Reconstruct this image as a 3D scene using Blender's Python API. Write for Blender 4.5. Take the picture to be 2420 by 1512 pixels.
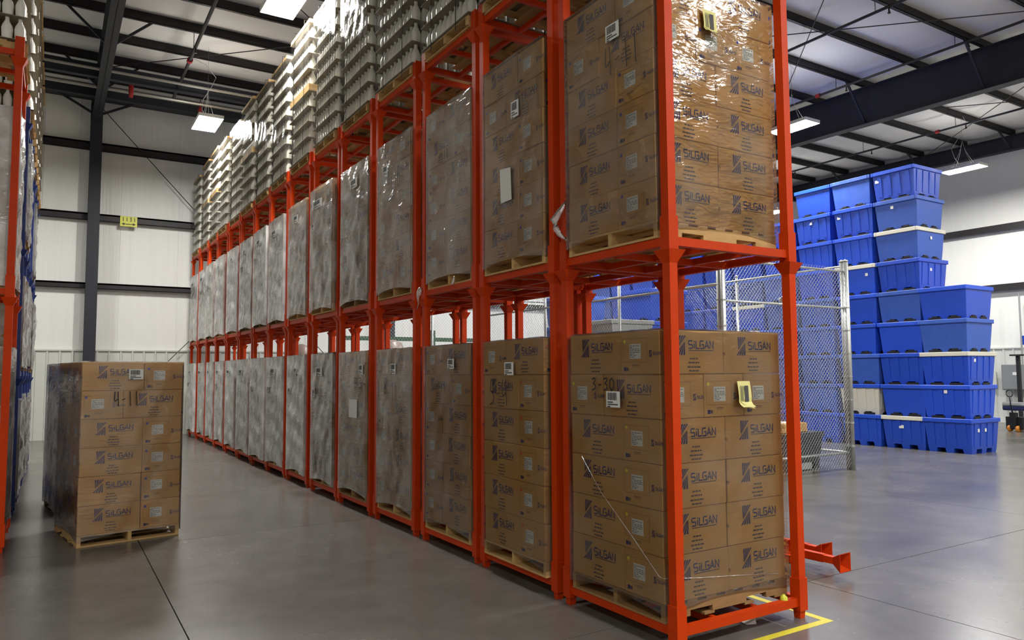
import bpy, math, random
from mathutils import Vector, Matrix
random.seed(7)
D = bpy.data
SC = bpy.context.scene
COL = SC.collection
for o in list(D.objects): D.objects.remove(o)

# ------------------------------------------------------------------ camera
F_PX = 1752.108
CAM = Vector((-3.512, -3.659, 1.815))
yaw, pitch, roll = math.radians(31.7452), math.radians(4.0009), math.radians(-0.3716)
fw = Vector((math.sin(yaw)*math.cos(pitch), math.cos(yaw)*math.cos(pitch), math.sin(pitch)))
rt = Vector((math.cos(yaw), -math.sin(yaw), 0)); up = rt.cross(fw)
r2 = rt*math.cos(roll)+up*math.sin(roll); u2 = -rt*math.sin(roll)+up*math.cos(roll)
cd = D.cameras.new('camera'); cam = D.objects.new('camera', cd); COL.objects.link(cam)
cd.sensor_width = 36; cd.sensor_fit = 'HORIZONTAL'; cd.lens = F_PX/2420*36; cd.clip_end = 200
M = Matrix((r2, u2, -fw)).transposed().to_4x4(); M.translation = CAM
cam.matrix_world = M
SC.camera = cam
# ------------------------------------------------------------------ world, exposure
w = D.worlds.new('world'); SC.world = w; w.use_nodes = True
w.node_tree.nodes['Background'].inputs[0].default_value = (.02, .022, .028, 1)
w.node_tree.nodes['Background'].inputs[1].default_value = 0.3
SC.view_settings.view_transform = 'Standard'; SC.view_settings.look = 'None'
SC.view_settings.gamma = 1; SC.view_settings.use_curve_mapping = False
SC.view_settings.exposure = -0.15
LAMP = 230.0            # radiance of every lamp panel

# ------------------------------------------------------------------ helpers
def lin(r, g, b):
    f = lambda c: (c/255/12.92 if c/255 <= .04045 else ((c/255+.055)/1.055)**2.4)
    return (f(r), f(g), f(b), 1)

class MB:
    """collects polygons, becomes one mesh"""
    def __init__(s): s.v = []; s.f = []; s.m = []
    def poly(s, pts, mi=0):
        b = len(s.v); s.v += [tuple(p) for p in pts]; s.f.append(tuple(range(b, b+len(pts)))); s.m.append(mi)
    def hexa(s, p, mi=0):
        b = len(s.v); s.v += [tuple(q) for q in p]
        for f in ((0,3,2,1),(4,5,6,7),(0,1,5,4),(1,2,6,5),(2,3,7,6),(3,0,4,7)):
            s.f.append(tuple(b+i for i in f)); s.m.append(mi)
    def box(s, x0, x1, y0, y1, z0, z1, mi=0):
        s.hexa([(x0,y0,z0),(x1,y0,z0),(x1,y1,z0),(x0,y1,z0),(x0,y0,z1),(x1,y0,z1),(x1,y1,z1),(x0,y1,z1)], mi)
    def frus(s, cx, cy, z0, a0, b0, z1, a1, b1, mi=0):
        """tapered block, half sizes a,b at z0 and z1"""
        s.hexa([(cx-a0,cy-b0,z0),(cx+a0,cy-b0,z0),(cx+a0,cy+b0,z0),(cx-a0,cy+b0,z0),
                (cx-a1,cy-b1,z1),(cx+a1,cy-b1,z1),(cx+a1,cy+b1,z1),(cx-a1,cy+b1,z1)], mi)
    def cbox(s, x0, x1, y0, y1, z0, z1, c, mi=0):
        """box with chamfered edges"""
        b = len(s.v)
        X = (x0, x1); Y = (y0, y1); Z = (z0, z1); idx = {}
        for i in (0,1):
            for j in (0,1):
                for k in (0,1):
                    sx, sy, sz = (c, -c)[i], (c, -c)[j], (c, -c)[k]
                    for ax, p in enumerate(((X[i], Y[j]+sy, Z[k]+sz), (X[i]+sx, Y[j], Z[k]+sz), (X[i]+sx, Y[j]+sy, Z[k]))):
                        idx[i,j,k,ax] = len(s.v); s.v.append(p)
        def add(f): s.f.append(tuple(f)); s.m.append(mi)
        for i in (0,1):
            q = [(0,0),(1,0),(1,1),(0,1)]
            if i == 0: q = q[::-1]
            add([idx[i,a,b_,0] for a, b_ in q]); add([idx[a,i,b_,1] for a, b_ in q[::-1]]); add([idx[a,b_,i,2] for a, b_ in q])
        for j in (0,1):
            for k in (0,1):
                add([idx[0,j,k,1], idx[1,j,k,1], idx[1,j,k,2], idx[0,j,k,2]])
                add([idx[j,0,k,0], idx[j,1,k,0], idx[j,1,k,2], idx[j,0,k,2]])
                add([idx[j,k,0,0], idx[j,k,1,0], idx[j,k,1,1], idx[j,k,0,1]])
        for i in (0,1):
            for j in (0,1):
                for k in (0,1): add([idx[i,j,k,0], idx[i,j,k,1], idx[i,j,k,2]])
    def bar(s, a, b, w, h, mi=0, upv=(0,0,1)):
        a = Vector(a); b = Vector(b); d = (b-a).normalized(); U = Vector(upv)
        if abs(d.dot(U)) > .98: U = Vector((0,1,0))
        R = d.cross(U).normalized()*(w/2); U = R.cross(d).normalized()*(h/2)
        s.hexa([a-R-U, a+R-U, b+R-U, b-R-U, a-R+U, a+R+U, b+R+U, b-R+U], mi)
    def tube(s, path, r, n=8, mi=0, cap=True):
        path = [Vector(p) for p in path]; rings = []
        for i, p in enumerate(path):
            d = (path[min(i+1, len(path)-1)]-path[max(i-1, 0)]).normalized()
            U = Vector((0,0,1)) if abs(d.z) < .95 else Vector((0,1,0))
            R = d.cross(U).normalized(); U = R.cross(d)
            b = len(s.v); rr = r[i] if isinstance(r, (list, tuple)) else r
            for k in range(n):
                t = 2*math.pi*k/n; s.v.append(tuple(p+R*(math.cos(t)*rr)+U*(math.sin(t)*rr)))
            rings.append(b)
        for a, b in zip(rings, rings[1:]):
            for k in range(n): s.f.append((a+k, a+(k+1)%n, b+(k+1)%n, b+k)); s.m.append(mi)
        if cap:
            s.f.append(tuple(rings[0]+k for k in range(n))[::-1]); s.m.append(mi)
            s.f.append(tuple(rings[-1]+k for k in range(n))); s.m.append(mi)
    def lathe(s, prof, cx=0, cy=0, z=0, n=10, mi=0):
        rings = []
        for r, h in prof:
            b = len(s.v); rings.append(b)
            for k in range(n):
                t = 2*math.pi*(k+.5)/n; s.v.append((cx+r*math.cos(t), cy+r*math.sin(t), z+h))
        for a, b in zip(rings, rings[1:]):
            for k in range(n): s.f.append((a+k, a+(k+1)%n, b+(k+1)%n, b+k)); s.m.append(mi)
        s.f.append(tuple(rings[-1]+k for k in range(n))); s.m.append(mi)
    def merge(s, o, mat=None, mo=0):
        b = len(s.v)
        s.v += [tuple(mat @ Vector(p)) for p in o.v] if mat else o.v
        s.f += [tuple(b+i for i in f) for f in o.f]; s.m += [m+mo for m in o.m]
    def mesh(s, name, mats, smooth=False):
        me = D.meshes.new(name); me.from_pydata(s.v, [], s.f)
        for m in (mats if isinstance(mats, (list, tuple)) else [mats]): me.materials.append(m)
        me.polygons.foreach_set('material_index', s.m)
        if smooth: me.polygons.foreach_set('use_smooth', [True]*len(s.f))
        me.update(); return me

def ob(name, me, parent=None, loc=(0,0,0), rz=0, rot=None):
    o = D.objects.new(name, me); COL.objects.link(o)
    o.location = loc; o.rotation_euler = rot if rot else (0, 0, rz)
    if parent: o.parent = parent
    return o
def tag(o, label, cat, group=None, kind=None):
    o['label'] = label; o['category'] = cat
    if group: o['group'] = group
    if kind: o['kind'] = kind
    return o
def thing(name, label, cat, loc=(0,0,0), rz=0, group=None):
    return tag(ob(name, None, None, loc, rz), label, cat, group)
def struct(o): o['kind'] = 'structure'; return o
def stuff(o): o['kind'] = 'stuff'; return o
ORD = ['first','second','third','fourth','fifth','sixth','seventh','eighth','ninth','tenth','eleventh','twelfth','thirteenth','fourteenth','fifteenth']

# ------------------------------------------------------------------ materials
def mat(name, col, rough=.5, metal=0, spec=.5, var=0, scale=8, bump=0, bscale=40, stretch=None, objvar=0, emit=None, estr=0, rvar=0, dirt=None):
    m = D.materials.new(name); m.use_nodes = True; nt = m.node_tree; N = nt.nodes; L = nt.links
    b = N['Principled BSDF']
    b.inputs['Base Color'].default_value = col if len(col) == 4 else (*col, 1)
    b.inputs['Roughness'].default_value = rough; b.inputs['Metallic'].default_value = metal
    b.inputs['Specular IOR Level'].default_value = spec
    if emit: b.inputs['Emission Color'].default_value = (*emit, 1); b.inputs['Emission Strength'].default_value = estr
    if var or bump or rvar:
        tc = N.new('ShaderNodeTexCoord'); mp = N.new('ShaderNodeMapping')
        if stretch: mp.inputs['Scale'].default_value = stretch
        L.new(tc.outputs['Object'], mp.inputs['Vector'])
    src = None
    if var or rvar:
        n = N.new('ShaderNodeTexNoise'); n.inputs['Scale'].default_value = scale; n.inputs['Detail'].default_value = 5
        n.inputs['Roughness'].default_value = .62
        L.new(mp.outputs[0], n.inputs['Vector'])
    if var:
        r = N.new('ShaderNodeMapRange'); r.inputs['From Min'].default_value = .2; r.inputs['From Max'].default_value = .8
        r.inputs['To Min'].default_value = 1-var; r.inputs['To Max'].default_value = 1+var
        L.new(n.outputs[0], r.inputs['Value']); src = r.outputs[0]
    if rvar:
        r3 = N.new('ShaderNodeMapRange'); r3.inputs['From Min'].default_value = .2; r3.inputs['From Max'].default_value = .8
        r3.inputs['To Min'].default_value = rough-rvar; r3.inputs['To Max'].default_value = rough+rvar
        L.new(n.outputs[0], r3.inputs['Value']); L.new(r3.outputs[0], b.inputs['Roughness'])
    if objvar:
        oi = N.new('ShaderNodeObjectInfo'); r4 = N.new('ShaderNodeMapRange')
        r4.inputs['To Min'].default_value = 1-objvar; r4.inputs['To Max'].default_value = 1+objvar
        L.new(oi.outputs['Random'], r4.inputs['Value'])
        if src:
            mm = N.new('ShaderNodeMath'); mm.operation = 'MULTIPLY'; L.new(src, mm.inputs[0]); L.new(r4.outputs[0], mm.inputs[1]); src = mm.outputs[0]
        else: src = r4.outputs[0]
    if src:
        vm = N.new('ShaderNodeVectorMath'); vm.operation = 'SCALE'; vm.inputs[0].default_value = tuple(col[:3])
        L.new(src, vm.inputs['Scale']); L.new(vm.outputs[0], b.inputs['Base Color'])
    if bump:
        n2 = N.new('ShaderNodeTexNoise'); n2.inputs['Scale'].default_value = bscale; n2.inputs['Detail'].default_value = 3
        L.new(mp.outputs[0], n2.inputs['Vector'])
        bp = N.new('ShaderNodeBump'); bp.inputs['Strength'].default_value = bump; bp.inputs['Distance'].default_value = .02
        L.new(n2.outputs[0], bp.inputs['Height']); L.new(bp.outputs[0], b.inputs['Normal'])
    return m

def film_mat(name, milk, milkvar, rough, tint=(.8,.79,.76), bstr=.6, gain=1.0, stretch=(3,3,9)):
    m = D.materials.new(name); m.use_nodes = True; nt = m.node_tree; N = nt.nodes; L = nt.links
    N.remove(N['Principled BSDF']); out = N['Material Output']
    tc = N.new('ShaderNodeTexCoord'); mp = N.new('ShaderNodeMapping'); mp.inputs['Scale'].default_value = stretch
    mp.inputs['Rotation'].default_value = (.25, .2, 0)
    oi = N.new('ShaderNodeObjectInfo'); mm = N.new('ShaderNodeMath'); mm.operation = 'MULTIPLY'; mm.inputs[1].default_value = 37
    L.new(oi.outputs['Random'], mm.inputs[0])
    va = N.new('ShaderNodeVectorMath'); L.new(tc.outputs['Object'], va.inputs[0]); L.new(mm.outputs[0], va.inputs[1])
    L.new(va.outputs[0], mp.inputs['Vector'])
    nz = N.new('ShaderNodeTexNoise'); nz.inputs['Scale'].default_value = 2.2; nz.inputs['Detail'].default_value = 3; nz.inputs['Distortion'].default_value = 1.2
    L.new(mp.outputs[0], nz.inputs['Vector'])
    bp = N.new('ShaderNodeBump'); bp.inputs['Strength'].default_value = bstr; bp.inputs['Distance'].default_value = .03
    L.new(nz.outputs[0], bp.inputs['Height'])
    n2 = N.new('ShaderNodeTexNoise'); n2.inputs['Scale'].default_value = 2.6; n2.inputs['Detail'].default_value = 4
    L.new(va.outputs[0], n2.inputs['Vector'])
    mr = N.new('ShaderNodeMapRange'); mr.inputs['From Min'].default_value = .36; mr.inputs['From Max'].default_value = .64
    mr.inputs['To Min'].default_value = max(0, milk-milkvar); mr.inputs['To Max'].default_value = min(1, milk+milkvar)
    L.new(n2.outputs[0], mr.inputs['Value'])
    tr = N.new('ShaderNodeBsdfTransparent'); tr.inputs[0].default_value = (.97,.97,.96,1)
    df = N.new('ShaderNodeBsdfDiffuse'); df.inputs[0].default_value = (*tint, 1)
    mx = N.new('ShaderNodeMixShader'); L.new(mr.outputs[0], mx.inputs[0]); L.new(tr.outputs[0], mx.inputs[1]); L.new(df.outputs[0], mx.inputs[2])
    gl = N.new('ShaderNodeBsdfGlossy'); gl.inputs['Roughness'].default_value = rough; L.new(bp.outputs[0], gl.inputs['Normal'])
    fr = N.new('ShaderNodeFresnel'); fr.inputs['IOR'].default_value = 1.5; L.new(bp.outputs[0], fr.inputs['Normal'])
    g = N.new('ShaderNodeMath'); g.operation = 'MULTIPLY'; g.use_clamp = True; g.inputs[1].default_value = gain; L.new(fr.outputs[0], g.inputs[0])
    m2 = N.new('ShaderNodeMixShader'); L.new(g.outputs[0], m2.inputs[0]); L.new(mx.outputs[0], m2.inputs[1]); L.new(gl.outputs[0], m2.inputs[2])
    L.new(m2.outputs[0], out.inputs['Surface'])
    return m

def cyl_coords(m): return m
def concrete():
    m = mat('polished_concrete', lin(100,97,92), .25, spec=.5, var=.16, scale=.55, rvar=.07, objvar=.035)
    nt = m.node_tree; N = nt.nodes; L = nt.links      # second, finer mottling from trowel marks and tyre scuffs
    b = N['Principled BSDF']; lk = b.inputs['Base Color'].links[0]; src = lk.from_socket
    g = N.new('ShaderNodeNewGeometry'); n = N.new('ShaderNodeTexNoise'); n.inputs['Scale'].default_value = 2.6; n.inputs['Detail'].default_value = 7
    n.inputs['Distortion'].default_value = .6
    L.new(g.outputs['Position'], n.inputs['Vector'])
    r = N.new('ShaderNodeMapRange'); r.inputs['From Min'].default_value = .15; r.inputs['From Max'].default_value = .85
    r.inputs['To Min'].default_value = .78; r.inputs['To Max'].default_value = 1.2; L.new(n.outputs[0], r.inputs['Value'])
    v = N.new('ShaderNodeVectorMath'); v.operation = 'SCALE'; L.new(src, v.inputs[0]); L.new(r.outputs[0], v.inputs['Scale'])
    L.new(v.outputs[0], b.inputs['Base Color'])
    tcs = [x for x in N if x.type == 'MAPPING'][0]
    L.new(g.outputs['Position'], tcs.inputs['Vector'])
    return m

MT = dict(
 concrete=concrete(),
 joint=mat('joint_filler', lin(38,36,34), .9),
 orange=mat('orange_paint', (.56,.042,.001), .45, spec=.16, var=.1, scale=5, objvar=.08),
 bluepaint=mat('blue_paint', lin(22,48,120), .45, var=.1, scale=5),
 card=mat('cardboard', lin(194,148,84), .75, spec=.25, var=.06, scale=3, objvar=.06),
 card2=mat('cardboard_dull', lin(170,134,88), .8, spec=.2, var=.08, scale=3),
 ink=mat('blue_ink', lin(50,46,98), .7, spec=.2),
 inkfine=mat('small_print_ink', lin(92,70,72), .8, spec=.2),
 black=mat('marker_black', lin(22,18,18), .5),
 paper=mat('label_paper', lin(222,222,216), .6, spec=.3),
 paperink=mat('label_print', lin(70,70,70), .7),
 yellowtag=mat('yellow_tag', lin(222,214,138), .6),
 dotY=mat('sticker_yellow', lin(232,214,40), .5), dotR=mat('sticker_red', lin(214,62,40), .5), dotB=mat('sticker_blue', lin(58,58,168), .5),
 tapeprint=mat('carton_tape', lin(158,120,78), .35, spec=.5),
 wood=mat('pallet_wood', lin(196,160,106), .75, spec=.2, var=.18, scale=2.2, stretch=(3,3,14), objvar=.14, bump=.15, bscale=20),
 woodold=mat('pallet_wood_old', lin(150,116,76), .8, spec=.2, var=.2, scale=2.2, stretch=(3,3,14), objvar=.15),
 bottle=mat('bottle_plastic', lin(240,237,226), .32, spec=.5, objvar=.04),
 sheet=mat('tier_sheet', lin(140,130,110), .8, spec=.2, var=.08, scale=4),
 strap=mat('black_strap', lin(20,18,16), .85, spec=.05),
 steel=mat('dark_steel_primer', lin(42,43,50), .55, spec=.4, var=.12, scale=3),
 steel2=mat('dark_girt_paint', lin(36,32,34), .5, spec=.4, var=.1, scale=3),
 vinyl=mat('insulation_facing', lin(233,233,227), .42, spec=.4, var=.03, scale=2, bump=.9, bscale=3.2, stretch=(2.2,2.2,.13)),
 roofvinyl=mat('roof_insulation_facing', lin(228,227,222), .5, spec=.35, var=.04, scale=1.2, bump=.5, bscale=1.6, stretch=(.5,1.6,1)),
 liner=mat('liner_panel_paint', lin(206,208,200), .45, spec=.4, var=.03, scale=2),
 pipe=mat('sprinkler_pipe', lin(34,32,36), .45), conduit=mat('conduit', lin(150,148,140), .35, metal=.6), red=mat('red_fitting', lin(150,26,26), .5),
 galv=mat('galvanised', lin(176,178,176), .38, metal=.75, var=.08, scale=20),
 white=mat('white_enamel', lin(226,226,224), .5), cord=mat('white_cord', lin(150,150,146), .6),
 lamp=mat('lamp_diffuser', (1,1,1), .6, emit=(1,.985,.955), estr=LAMP),
 uplight=mat('added_uplight', (1,1,1), .6, emit=(1,.985,.955), estr=LAMP*.13),
 blue=mat('bin_blue', lin(30,74,190), .4, spec=.5, var=.1, scale=3, objvar=.16, rvar=.08),
 blue2=mat('bin_blue_worn', lin(52,88,176), .5, spec=.45, var=.14, scale=4, objvar=.12, rvar=.1),
 grey=mat('bin_grey', lin(140,142,140), .5, var=.06, scale=3), cream=mat('bin_cream', lin(206,202,186), .5, var=.05, scale=3),
 dark=mat('bin_slot_shade', lin(14,14,20), .7),
 yellow=mat('floor_tape_yellow', lin(206,194,44), .55, var=.1, scale=6), signy=mat('sign_yellow', lin(214,212,60), .4),
 green=mat('machine_green', lin(46,78,52), .5, var=.1, scale=4), tote=mat('black_tote', lin(40,44,50), .5),
 elec=mat('grey_cabinet', lin(126,130,130), .5), rubber=mat('black_rubber', lin(22,22,24), .6), wheel=mat('orange_wheel', lin(224,140,40), .5),
 silver=mat('silver_foil', lin(210,212,216), .2, metal=.9), navy=mat('navy_wrap', lin(30,44,96), .4), chrome=mat('chrome', lin(220,220,220), .1, metal=1),
 bag=mat('plastic_bag', lin(128,110,102), .4),
 film=film_mat('stretch_film_clear', .03, .03, .12, bstr=.2, gain=.9),
 filmb=film_mat('stretch_film_bottles', .015, .015, .1, bstr=.12, gain=.4),
 film5=film_mat('stretch_film_hazy', .19, .14, .15, bstr=.35, gain=1.2),
 film2=film_mat('stretch_film_wrinkled', .06, .05, .1, bstr=.2, gain=1.3),
 film3=film_mat('stretch_film_layered', .3, .25, .2, tint=(.74,.73,.70), bstr=.5, gain=1.5),
 film4=film_mat('stretch_film_milky', .62, .25, .22, tint=(.76,.76,.73), bstr=.5, gain=1.6),
 tail=film_mat('stretch_film_roped_edge', .3, .2, .12, tint=(.85,.83,.8), bstr=.8, gain=1.6, stretch=(3,3,3)),
)

# =================================================================== SETTING
XL, XR, YN, YF = -12.2, 24.0, -14.0, 20.9
ZR = lambda y: 9.6+.018*(y-6)           # underside of the purlins
def P_box(name, m, parent, b, mats=None):
    mb = MB(); mb.box(*b); return ob(name, mb.mesh(name, m), parent)

# floor: cast slabs with sawn joints between them
fl = struct(P_box('floor', MT['joint'], None, (XL, XR, YN, YF, -.2, -.012)))
xs = [XL]+[-2.66+4.73*k for k in range(-2, 6) if XL < -2.66+4.73*k < XR]+[XR]
ys = [YN]+[.56+4.73*k for k in range(-3, 5) if YN < .56+4.73*k < YF]+[YF]
for a, b in zip(xs, xs[1:]):
    for c, d in zip(ys, ys[1:]):
        P_box('slab', MT['concrete'], fl, (a+.0045, b-.0045, c+.0045, d-.0045, -.1, 0))

# far wall
wb = struct(P_box('wall_back', MT['vinyl'], None, (XL, XR, YF, YF+.2, 0, 10.6)))
def liner_mesh(wd):
    mb = MB(); mb.box(0, wd-.006, -.028, 0, 0, 2.5)
    mb.hexa([(-.012,-.062,0),(.026,-.062,0),(.04,-.026,0),(-.026,-.026,0),(-.012,-.062,2.5),(.026,-.062,2.5),(.04,-.026,2.5),(-.026,-.026,2.5)])
    return mb.mesh('liner_panel', MT['liner'])
lm = liner_mesh(.305)
for k in range(int((XR-XL)/.305)-1): ob('liner_panel', lm, wb, (XL+.3+k*.305, YF, 0))
mb = MB(); mb.box(XL, XR, YF-.075, YF, 2.49, 2.535); ob('liner_cap_trim', mb.mesh('trim', MT['liner']), wb)
for z0, z1 in ((4.28,4.45),(6.26,6.47),(8.32,8.565)):
    mb = MB(); z = (z0+z1)/2; h = (z1-z0)
    mb.box(XL, XR, YF-.2, YF-.185, z0, z1); mb.box(XL, XR, YF-.2, YF-.0, z1-.012, z1); mb.box(XL, XR, YF-.2, YF-.12, z0, z0+.012)
    mb.box(XL, XR, YF-.2, YF-.14, z1-.05, z1-.01)
    ob('girt', mb.mesh('girt', MT['steel2']), wb)
for k, x in enumerate((-3.05,-1.93,-.36,.9,2.1,3.6,5.2)):
    mb = MB(); mb.tube([(x, YF-.004, 2.54),(x+.01, YF-.006, 10.2)], .008, 5); ob('facing_seam', mb.mesh('seam', MT['vinyl']), wb)

wr = struct(P_box('wall_right', MT['vinyl'], None, (XR, XR+.2, YN, YF+.2, 0, 10.4)))
for k in range(int((YF-YN)/.305)-1): ob('liner_panel', lm, wr, (XR, YF-.3-k*.305, 0), -math.pi/2)
mb = MB(); mb.box(XR-.075, XR, YN, YF, 2.49, 2.535); ob('liner_cap_trim', mb.mesh('trim', MT['liner']), wr)
for z0, z1 in ((4.45,4.68),(6.5,6.72)):
    mb = MB(); mb.box(XR-.2, XR-.18, YN, YF, z0, z1); mb.box(XR-.2, XR, YN, YF, z1-.012, z1); ob('girt', mb.mesh('girt', MT['steel2']), wr)
wl = struct(P_box('wall_left', MT['vinyl'], None, (XL-.2, XL, YN, YF+.2, 0, 10.4)))
wn = struct(P_box('wall_front', MT['vinyl'], None, (XL-.2, XR+.2, YN-.2, YN, 0, 10.4)))

# roof: insulation facing sagging between purlins
ce = struct(ob('ceiling', None)); 
py = [6.75+1.55*k for k in range(-13, 10)]
mb = MB(); mb.box(XL-.2, XR+.2, YN-.2, YF+.2, 10.45, 10.6); ob('roof_deck', mb.mesh('roof_deck', MT['roofvinyl']), ce)
def sheet(y0, y1):
    mb = MB(); nx, ny = 40, 8; b = 0
    for i in range(nx+1):
        for j in range(ny+1):
            x = XL+(XR-XL)*i/nx; t = j/ny; y = y0+(y1-y0)*t
            mb.v.append((x, y, ZR(y)+.235-.07*math.sin(math.pi*t)+.012*math.sin(i*1.9+j*2.3)*math.sin(math.pi*t)))
    for i in range(nx):
        for j in range(ny):
            a = i*(ny+1)+j; mb.f.append((a, a+1, a+ny+2, a+ny+1)); mb.m.append(0)
    return mb.mesh('insulation_sheet', MT['roofvinyl'], True)
edges = [YN]+[y for y in py if YN < y < YF-.4]+[YF]
for a, b in zip(edges, edges[1:]): ob('insulation_sheet', sheet(a, b), ce)
for y in py:
    if not YN < y < YF-.1: continue
    mb = MB(); z = ZR(y)
    mb.box(XL, XR, y-.008, y+.008, z, z+.24); mb.box(XL, XR, y-.075, y, z, z+.012); mb.box(XL, XR, y-.075, y-.065, z, z+.03); mb.box(XL, XR, y, y+.075, z+.226, z+.238)
    ob('purlin', mb.mesh('purlin', MT['steel2']), ce)
# eave strut and lower eave beam at the far wall
mb = MB(); mb.box(XL, XR, YF-.26, YF-.02, 9.86, 10.45); mb.box(XL, XR, YF-.34, YF-.02, 9.84, 9.87)
ob('eave_beam', mb.mesh('eave_beam', MT['steel']), ce)
for y, z in ((17.05, 9.35),(18.7, 9.4)):
    mb = MB(); mb.box(XL, XR, y-.01, y+.01, z-.16, z+.16); mb.box(XL, XR, y-.08, y+.08, z+.14, z+.165); mb.box(XL, XR, y-.08, y+.08, z-.165, z-.14)
    ob('strut_beam', mb.mesh('strut_beam', MT['steel']), ce)
# rafters (I sections along the aisle) with flange braces, on the frame lines
def rafter(x, zt, zb, wdt):
    mb = MB(); n = 1
    y0, y1 = YN, YF-.1
    def bx(dx0, dx1, a, b):
        mb.hexa([(x+dx0,y0,ZR(y0)+a),(x+dx1,y0,ZR(y0)+a),(x+dx1,y1,ZR(y1)+a),(x+dx0,y1,ZR(y1)+a),
                 (x+dx0,y0,ZR(y0)+b),(x+dx1,y0,ZR(y0)+b),(x+dx1,y1,ZR(y1)+b),(x+dx0,y1,ZR(y1)+b)])
    bx(-.012,.012,zb,zt); bx(-wdt/2,wdt/2,zt-.02,zt); bx(-wdt/2,wdt/2,zb,zb+.022)
    ob('rafter', mb.mesh('rafter', MT['steel']), ce)
    for y in py[::2]:
        if not -10 < y < 20: continue
        z = ZR(y)
        for s in (-1, 1):
            mb = MB(); mb.bar((x+s*.04, y+.02, z+zb+.06), (x+s*.85, y+.02, z+.05), .05, .05); ob('flange_brace', mb.mesh('flange_brace', MT['steel']), ce)
rafter(15.53, 0, -1.05, .3)
rafter(23.75, 0, -.5, .25)
rafter(6.43, 0, -1.05, .3)
rafter(-2.66, 0, -.75, .25)
rafter(-11.7, 0, -.75, .25)
# far-wall columns
for x in (-2.65, 6.43, 15.53):
    mb = MB(); mb.box(x-.15, x+.15, YF-.5, YF-.478, 0, 9.7); mb.box(x-.012, x+.012, YF-.48, YF-.2, 0, 9.7); mb.box(x-.15, x+.15, YF-.21, YF-.19, 0, 9.7)
    c = ob('column', mb.mesh('column', MT['steel']), wb)
    for s in (-1, 1):
        mb = MB(); mb.bar((x+s*.05, YF-.46, 9.3), (x+s*1.35, YF-.46, 10.0), .06, .06); ob('knee_brace', mb.mesh('knee_brace', MT['steel']), wb)
for a, b in (((-2.5, YF-.3, 9.55), (6.3, YF-.3, .15)), ((-2.5, YF-.25, .15), (6.3, YF-.25, 9.55))):
    mb = MB(); mb.tube([a, b], .012, 6); ob('brace_rod', mb.mesh('brace_rod', MT['steel2']), wb)
for a, b in (((-2.6,8.3),(6.4,17.6)),((-2.6,17.6),(6.4,8.3)),((6.4,2),(15.5,11.4)),((6.4,11.4),(15.5,2)),((15.5,2),(23.7,11.4)),((15.5,11.4),(23.7,2))):
    mb = MB(); mb.tube([(a[0],a[1],ZR(a[1])-.12),(b[0],b[1],ZR(b[1])-.12)], .012, 6); ob('roof_brace_rod', mb.mesh('roof_rod', MT['steel2']), ce)
# knee column by the right wall
# sprinkler lines along the aisle direction
def pipe(x, z, r, heads=True, y1=20.5):
    t = thing('sprinkler_pipe', {11.06:'black sprinkler pipe running just left of the deep rafter', 14.2:'black sprinkler pipe close beside the deep rafter', 20.2:'black sprinkler pipe between deep rafter and end wall', -.95:'black sprinkler pipe over the aisle beside the end wall lamp'}[x], 'pipe', (x, 0, z))
    mb = MB(); mb.tube([(0,-13.5,0),(0,y1,0)], r, 8); ob('pipe_run', mb.mesh('pipe_run', MT['pipe']), t)
    for k in range(9):
        y = -10.6+3.1*k
        mb = MB(); mb.tube([(0,y,0),(0,y,-.13)], .017, 6); mb.tube([(0,y,-.12),(0,y,-.15)], .03, 6); ob('sprinkler_head', mb.mesh('head', MT['pipe']), t)
        mb = MB(); mb.tube([(0,y+.3,0),(0,y+.3,ZR(y)-z)], .008, 5); ob('hanger', mb.mesh('hanger', MT['pipe']), t)
        if k % 2 == 0:
            mb = MB(); mb.tube([(0,y+.8,0),(0,y+.92,0)], r*1.7, 8); ob('coupling', mb.mesh('coupling', MT['red']), t)
for x in (11.06, 14.2, 20.2): pipe(x, 9.35, .033)
pipe(-.95, 9.3, .04, y1=18.2)
for i, (y, z, r, m, l) in enumerate(((16.2,9.1,.035,'conduit','grey pipe crossing the aisle under the roof next to the lamp'),(17.9,9.25,.05,'conduit','thick grey pipe crossing the aisle near end wall'),(19.4,9.5,.035,'conduit','grey conduit under the roof beside the end wall eave beam'))):
    mb = MB(); mb.tube([(XL+.2,0,0),(6.2,0,0)], r, 8); ob('conduit_run', mb.mesh('conduit_run', MT[m]), ce, (0,y,z))
for i, (x, y, z, l) in enumerate(((-2.02,17.3,9.1,'red cylinder hanging beside the end wall column'),(-.25,18.0,9.0,'red cylinder hanging from pipe near the end wall lamp'))):
    t = thing('hanging_cylinder', l, 'valve', (x,y,z))
    mb = MB(); mb.lathe([(.01,-.2),(.05,-.18),(.06,-.1),(.06,.15),(.03,.22)], n=10); ob('body', mb.mesh('body', MT['red'], True), t)
    mb = MB(); mb.tube([(0,0,.2),(0,0,.42)], .012, 6); ob('hanger', mb.mesh('hanger', MT['pipe']), t)

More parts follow.
